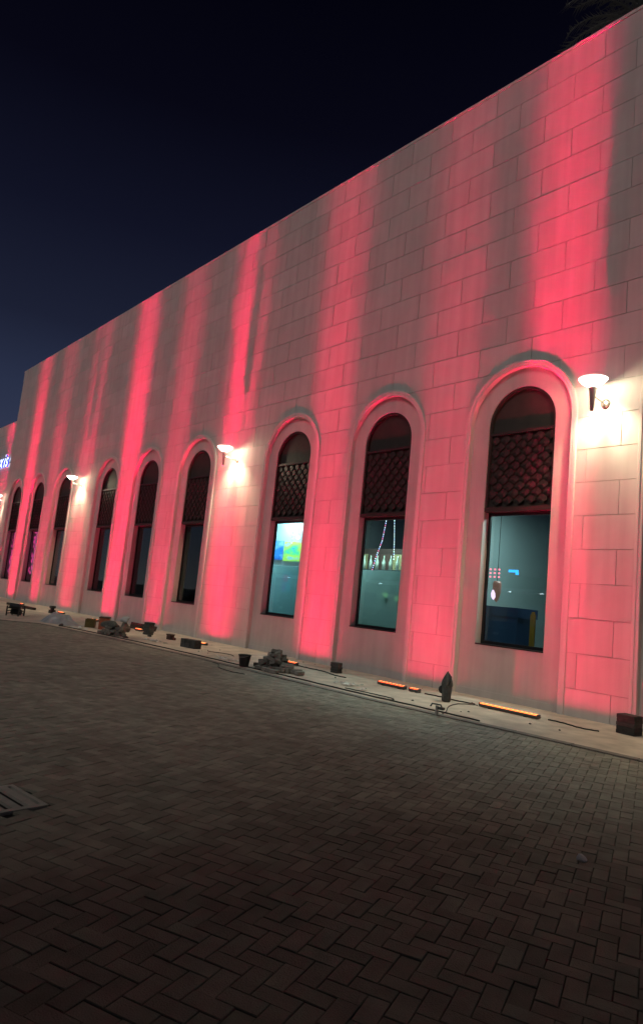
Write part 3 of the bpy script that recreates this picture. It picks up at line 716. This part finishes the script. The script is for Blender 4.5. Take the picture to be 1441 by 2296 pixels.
thing('pebble', 'single white pebble on the dark pavers at lower right', 'pebble', (-2.376, -6.725, -.003), 0, None, lump(.038, .03, .028, 41, mat('white_stone', (.88, .87, .84), .5), 'pebble', 2))
for i in range(26):
    x, y = rr.uniform(-17, -5), rr.uniform(-2.3, -.3); kx = rr.uniform(.012, .03)
    thing('stone', 'tiny stone chip scattered on the dusty sidewalk', 'stone', (x, y, 0), 0, 'stone chips scattered on the sidewalk', lump(kx, kx * .8, kx * .6, 50 + i, BLKG, 'stone', 1))

# ---------------------------------------------------------------- behind the glass
def flat(name, label, cat, x, y, z, w, h, m, rz=0): return thing(name, label, cat, (x, y, z), rz, None, MB().box(-w / 2, w / 2, -.012, .012, 0, h).me(name, m))
# nearest window: blue bin and yellow board
t = thing('bin', 'large blue container standing inside the nearest window', 'container', (-8.10, 1.0, .2))
obj('body', MB().box(-.62, .42, -.35, .35, 0, 1.42).me('body', BLUE), t); obj('lid', MB().box(-.64, .44, -.38, .38, 1.421, 1.62).me('lid', BLUE), t)
t = thing('board', 'yellow upright board beside the blue container', 'board', (-7.42, .80, .2)); obj('plate', MB().box(-.05, .06, -.015, .015, 0, 1.52).me('plate', YELL), t)
obj('knob', MB().box(-.03, .04, -.012, .012, 1.521, 1.57).me('knob', YELL), t)
flat('shelf', 'dark shelf edge on the wall behind the yellow board', 'shelf', -7.6, 4.0, 1.45, 2.6, .06, IDARK)
flat('door', 'dark door at the back right of the nearest room', 'door', -9.3 + .9, 6.86, .2, 1.0, 3.0, IDARK)
nb = emat('blue_neon', (.05, .38, 1.0), 2.6)
t = thing('neon_sign', 'small blue neon mark on the back wall of the nearest room', 'neon sign', (-8.45, 1.6, 2.62)); obj('tube', MB().box(-.12, .12, -.01, .01, 0, .055).box(.06, .13, -.009, .011, -.05, .0).me('tube', nb), t)
rd_ = emat('red_led', (1, .16, .22), 3.5)
t = thing('led_panel', 'grid of small red indicator lights left of the blue neon', 'indicator lights', (-8.95, 1.6, 2.5))
for i in range(3):
    for j in range(3): obj('led', MB().box(-.018, .018, -.01, .01, -.018, .018).me('led', rd_), t, (i * .115 - .1, 0, j * .085))
t = thing('lantern', 'pinkish hanging lantern glowing at the left edge of the nearest window', 'lantern', (-8.14, .55, 2.2))
obj('shade', MB().lathe([(.0, -.30), (.05, -.24), (.085, -.1), (.09, .08), (.07, .14)], 16).me('shade', mat('lantern_shade', (.35, .14, .12), .5, emis=(1, .45, .35), estr=.16), True), t)
obj('bulb', MB().lathe([(.0, -.26), (.045, -.2), (.055, -.12), (.03, -.05)], 12).me('bulb', emat('pink_bulb', (1, .55, .85), 2.2), True), t, (-.03, -.06, 0)); obj('cord', MB().tube([(0, 0, .14), (0, 0, 1.9)], .006, 6).me('cord', RUBBER), t)
# second window: strings, shelves, film, star flowers
FX = lambda xc: MB().box(xc - AR + .06, xc + AR - .06, .325, .331, ZO + .08, 2.44).me('film', FILM)
for i in (2, 3): obj('film', FX(ARCH[i]), wins[i])
def led_string(label, pts, cols, n):
    t = thing('light_string', label, 'light string', pts[0]); o_ = Vector(pts[0]); P = [Vector(p) - o_ for p in pts]
    obj('wire', MB().tube(P, .004, 5).me('wire', RUBBER), t); ms = [emat('bead_light', c, 4) for c in cols]
    meshes = [MB().lathe([(.002, -.016), (.013, 0), (.002, .016)], 6).me('bead', m) for m in ms]
    for k in range(n):
        s = k / (n - 1) * (len(P) - 1); i = min(int(s), len(P) - 2); p = P[i].lerp(P[i + 1], s - i); obj('bead', meshes[k % len(meshes)], t, p)
led_string('left light string hanging slanted inside the second window', [(-11.52, .6, 3.70), (-11.60, .6, 3.2), (-11.78, .6, 2.75), (-11.92, .6, 2.25)], [(.8, .85, 1), (.5, .5, 1), (1, .15, .35)], 28)
led_string('right light string hanging straight inside the second window', [(-11.24, .6, 3.70), (-11.19, .6, 3.2), (-11.16, .6, 2.75)], [(.75, 1, .95), (.5, .6, 1), (.9, .9, .9)], 16)
t = thing('cabinet', 'dark wooden wall cabinet with pale bottles behind the second window', 'cabinet', (-12.35, 1.9, .2)); obj('case', MB().box(-1.5, 1.4, 0, .3, 0, 2.95).me('case', mat('cabinet_wood', (.06, .035, .03), .6)), t)
for k in range(6): obj('door', MB().box(-1.4 + k * .46, -1.0 + k * .46, -.02, -.001, 1.9, 2.8).me('door', mat('cabinet_door', (.10, .055, .045) if k % 3 else (.35, .30, .16), .5)), t)
for k in range(7): thing('bottle', 'pale bottle on the cabinet behind the second window', 'bottle', (-13.55 + k * .25, 1.72, 2.56), 0, 'bottles before the cabinet', MB().lathe([(.045, 0), (.05, .2), (.015, .3), (.015, .38)], 8).me('bottle', mat('glowing_pale_glass', (.55, .62, .55), .3, emis=(.6, .8, .7), estr=.12), True))  # bottle glass has a faint glow of its own, though no lamp
thing('ledge', 'narrow ledge carrying the pale bottles behind the second window', 'shelf', (-12.75, 1.74, 2.52), 0, None, MB().box(-1.2, 1.2, -.12, .12, 0, .035).me('ledge', IDARK))
def star(x, y, z, r_, lab, m):
    pts = []
    for k in range(10): a = pi / 2 + k * pi / 5; q_ = r_ if k % 2 == 0 else r_ * .42; pts.append((q_ * cos(a), q_ * sin(a)))
    thing('star', lab, 'star ornament', (x, y, z), 0, None, MB().prism(pts, -.004, .004).me('star', m))
sy = emat('star_yellow', (.55, .85, .25), .9)
star(-11.10, .318 + .05, 1.86, .085, 'yellow-green star sticker right of centre on the second window', sy); star(-10.72, .318 + .05, 1.80, .07, 'yellow-green star sticker at the right edge of the second window', sy)
# third window: paintings, poster, ornament, ceiling light
def painting(name, label, x, y, z, w, h, cols, seed):
    m, n, b = newmat('print_' + str(seed)); g = n.nodes.new('ShaderNodeNewGeometry'); t = n.nodes.new('ShaderNodeTexNoise'); t.inputs['Scale'].default_value = 2.3; t.inputs['Detail'].default_value = 5
    mp = n.nodes.new('ShaderNodeMapping'); mp.inputs['Location'].default_value = (seed, 0, seed * 2); mp.inputs['Rotation'].default_value = (0, .5, 0); mp.inputs['Scale'].default_value = (.7, 1, 1.6)
    n.links.new(g.outputs['Position'], mp.inputs[0]); n.links.new(mp.outputs[0], t.inputs['Vector']); r = n.nodes.new('ShaderNodeValToRGB'); e = r.color_ramp.elements
    while len(e) < len(cols): e.new(.5)
    for k, (el_, c) in enumerate(zip(e, cols)): el_.position = .3 + .4 * k / (len(cols) - 1); el_.color = (*c, 1)
    n.links.new(t.outputs['Fac'], r.inputs[0]); n.links.new(r.outputs[0], b.inputs['Base Color'])
    th = flat(name, label, 'painting', x, y, z, w, h, m); return th
painting('painting', 'blue painting with pale splashes, left one behind the third window', -16.93, 1.45, 2.72, .46, .60, [(.01, .10, .6), (.03, .25, .8), (.5, .75, .85)], 1)
painting('painting', 'green and yellow painting, right one behind the third window', -16.2, 1.45, 2.68, .86, .62, [(.02, .12, .6), (.1, .6, .25), (.6, .75, .05), (.2, .5, .8)], 2)
thing('display_board', 'pale board on which the two paintings hang', 'board', (-16.4, 1.49, .2), 0, None, MB().box(-1.7, 1.7, 0, .05, 0, 4.0).me('display_board', mat('pale_board', (.40, .48, .50), .8)))
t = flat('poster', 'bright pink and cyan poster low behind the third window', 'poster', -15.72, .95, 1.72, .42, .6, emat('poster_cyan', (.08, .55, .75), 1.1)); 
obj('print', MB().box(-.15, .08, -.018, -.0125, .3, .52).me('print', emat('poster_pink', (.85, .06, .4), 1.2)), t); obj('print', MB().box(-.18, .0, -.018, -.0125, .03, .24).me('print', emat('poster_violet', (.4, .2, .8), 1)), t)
led_string('short ornament string with a drop hanging inside the third window', [(-15.2, .6, 3.74), (-15.21, .6, 3.5), (-15.22, .6, 3.15)], [(.85, 1, 1), (.6, .8, .8)], 7)
t = thing('pendant_lamp', 'small bright hanging lamp at the upper right inside the third window', 'pendant lamp', (-15.32, .9, 3.34))
obj('bulb', MB().lathe([(.005, -.05), (.05, -.02), (.055, .02), (.01, .06)], 14).me('bulb', emat('lamp_white', (.85, 1, 1), 14), True), t); obj('cord', MB().tube([(0, 0, .06), (0, 0, .9)], .006, 6).me('cord', RUBBER), t)
# eighth and ninth windows: pink tinsel
for i, wd in ((8, .42), (9, .34)):
    m_ = MB(); q = random.Random(i)
    for k in range(90): x = q.uniform(-wd, wd); z = q.uniform(-2.4, 0) * (1 - .25 * abs(x)); m_.lathe([(.002, -.09), (.03, 0), (.002, .09)], 4, (x, q.uniform(-.1, .1), z))
    thing('tinsel', 'glowing pink tinsel curtain inside the %s arched window' % ('eighth' if i == 8 else 'ninth'), 'decoration', (ARCH[i] - .3, .47, 3.75), 0, None, m_.me('tinsel', emat('pink_tinsel', (1, .05, .28), 2.0)))

# ---------------------------------------------------------------- palm behind the roof
palm = thing('palm_tree', 'dim palm tree rising above the roofline at the top right corner', 'palm tree', (-7.1, 4.2, 12.6))
obj('trunk', MB().tube([(0, 0, 0), (.05, 0, 2), (0, .05, 3.2), (0, 0, 4.6)], [.22, .2, .19, .24], 10).me('trunk', TRUNK), palm)
def frond(az, el0, L, seed):
    q = random.Random(seed); m_ = MB(); P = []; p = Vector((0, 0, 4.6)); e = el0; n = 16
    d = Vector((cos(az), sin(az), 0))
    for k in range(n):
        P.append(p.copy()); p = p + (d * cos(e) + Vector((0, 0, 1)) * sin(e)) * (L / n); e -= .085 + .03 * k / n * 2
    m_.tube(P, [.035 * (1 - .8 * k / n) for k in range(n)], 5); sd_ = Vector((-d.y, d.x, 0))
    for k in range(1, n):
        for s in (-1, 1):
            for h in range(3):
                b0 = P[k].lerp(P[max(k - 1, 0)], h / 3); t_ = (P[k] - P[k - 1]).normalized(); ll = .55 * (1 - .5 * abs(k / n - .4)) * q.uniform(.8, 1.1)
                tip = b0 + (t_ * .55 + sd_ * s * .55 + Vector((0, 0, q.uniform(-.5, .25)))) * ll; w = t_ * .022
                m_.add([b0 - w, b0 + w, tip], [(0, 1, 2)])
    return m_.me('frond', FROND, fix=False)
q = random.Random(5)
for k in range(22): obj('frond', frond(k * 2 * pi / 22 * 1 + q.uniform(-.1, .1), q.uniform(.35, 1.45), q.uniform(2.4, 3.1), k), palm)

# ---------------------------------------------------------------- what the glass reflects: car park behind the camera; also an added shading block
def car_proto():
    t = thing('parked_car', 'car', 'car')
    prof = [(-2.1, .3), (-2.15, .62), (-2.0, .85), (-1.2, .95), (-.65, 1.38), (.75, 1.42), (1.45, .98), (2.05, .9), (2.15, .6), (2.1, .3)]
    cm = mat('car_paint', (.10, .10, .11), .25, .4, objr=.5)
    n = len(prof); V = []; 
    for yy, sc in ((-.86, 1), (-.80, 1.02), (.80, 1.02), (.86, 1)): V += [(x, yy * (.86 if z > 1 else 1), z) for x, z in prof]
    F = [tuple(range(n)), tuple(range(4 * n - 1, 3 * n - 1, -1))]
    for j in range(3): F += [(j * n + i, (j + 1) * n + i, (j + 1) * n + (i + 1) % n, j * n + (i + 1) % n) for i in range(n)]
    obj('body', MB().add(V, F).me('body', cm), t)
    gm = mat('car_glass', (.01, .012, .015), .05)
    for s in (-1, 1): obj('side_window', MB().add([(-1.0, s * .775, .98), (-.6, s * .752, 1.31), (.68, s * .752, 1.34), (1.2, s * .775, 1.0)], [(0, 1, 2, 3)]).me('side_window', gm), t)
    for x in (-1.35, 1.35):
        for y in (-.80, .80): obj('wheel', MB().tube([(x, y - .1, .32), (x, y + .1, .32)], .32, 18).me('wheel', RUBBER), t)
    for s in (-1, 1): obj('headlight', MB().box(2.08, 2.17, s * .6 - .16, s * .6 + .16, .62, .76).me('headlight', STEEL), t)
    return t
def copy_tree(o, parent=None):
    c = o.copy(); COL.objects.link(c); c.parent = parent
    for ch in o.children: copy_tree(ch, c)
    return c
p0 = car_proto(); ords = ['first', 'second', 'third', 'fourth', 'fifth', 'sixth', 'seventh', 'eighth', 'ninth']
for i in range(9):
    c = p0 if i == 0 else copy_tree(p0); c.location = (-24 - i * 5.1, -24.5 + .3 * (i % 3), -.05); c.rotation_euler.z = RD(90 + (i * 37 % 7) - 3)
    c['label'] = 'dark saloon car parked across the plaza behind the camera, %s of the row' % ords[i]; c['group'] = 'cars parked across the plaza'
POLE = mat('pole_paint', (.2, .2, .2), .5, .5); LH = emat('street_lamp_light', (1, .93, .8), 30)
def street_lamp(x, y, lab):
    t = thing('street_lamp', lab, 'street lamp', (x, y, -.05), 0, 'street lamps over the car park')
    obj('pole', MB().tube([(0, 0, 0), (0, 0, 7.2), (0, .3, 7.6), (0, 1.2, 7.8)], [.09, .07, .06, .04], 10).me('pole', POLE), t)
    h = obj('head', MB().box(-.14, .14, 1.1, 1.7, 7.76, 7.86).me('head', POLE), t); obj('lens', MB().box(-.11, .11, 1.15, 1.65, 7.74, 7.758).me('lens', LH), h)
for i, x in enumerate((-20, -34, -48, -62, -76)): street_lamp(x, -29 - (i % 2) * 3, 'tall street lamp across the plaza, %s from the right' % ords[i])
nb_ = thing('building', 'unseen two-storey block added behind the camera to shade the near pavers', 'building', (0, 0, -.05))
obj('wall', MB().box(-4.25, 12, -21, -15.2, 0, 9.6).me('wall', mat('shade_block_wall', (.55, .54, .48), .8)), nb_)  # block added out of view: sized for its shadow, pale to bounce light
obj('roof', MB().box(-4.35, 12.2, -21.2, -15.0, 9.601, 9.8).me('roof', mat('shade_block_roof', (.12, .12, .12), .8)), nb_)
obj('door', MB().box(-1.0, .1, -15.199, -15.15, 0, 2.2).me('door', BRONZE), nb_)
for k in range(3): obj('window', MB().box(1.5 + k * 3, 3.5 + k * 3, -15.199, -15.16, 1, 2.4).me('window', mat('shade_block_glass', (.02, .025, .03), .1)), nb_)
fb = thing('building', 'low dark building with a lit canopy far across the plaza', 'building', (-60, -52, -.05))
obj('wall', MB().box(-38, 38, -8, 0, 0, 6.2).me('wall', mat('far_wall', (.10, .10, .11), .8)), fb)
obj('canopy', MB().box(-30, 30, .01, 4, 4.4, 4.7).me('canopy', mat('canopy_white', (.5, .52, .55), .6, emis=(.3, .5, .8), estr=.06)), fb)
for k in range(16): obj('lamp', MB().box(-28 + k * 3.7, -27.7 + k * 3.7, 3.2, 3.4, 4.34, 4.399).me('lamp', emat('canopy_lamp', (.8, .92, 1), 14)), fb)
for k in range(12): obj('window', MB().box(-30 + k * 5, -27 + k * 5, .01, .05, 1, 3.2).me('window', emat('far_window', (.25, .4, .6) if k % 3 else (.7, .5, .25), .12)), fb)
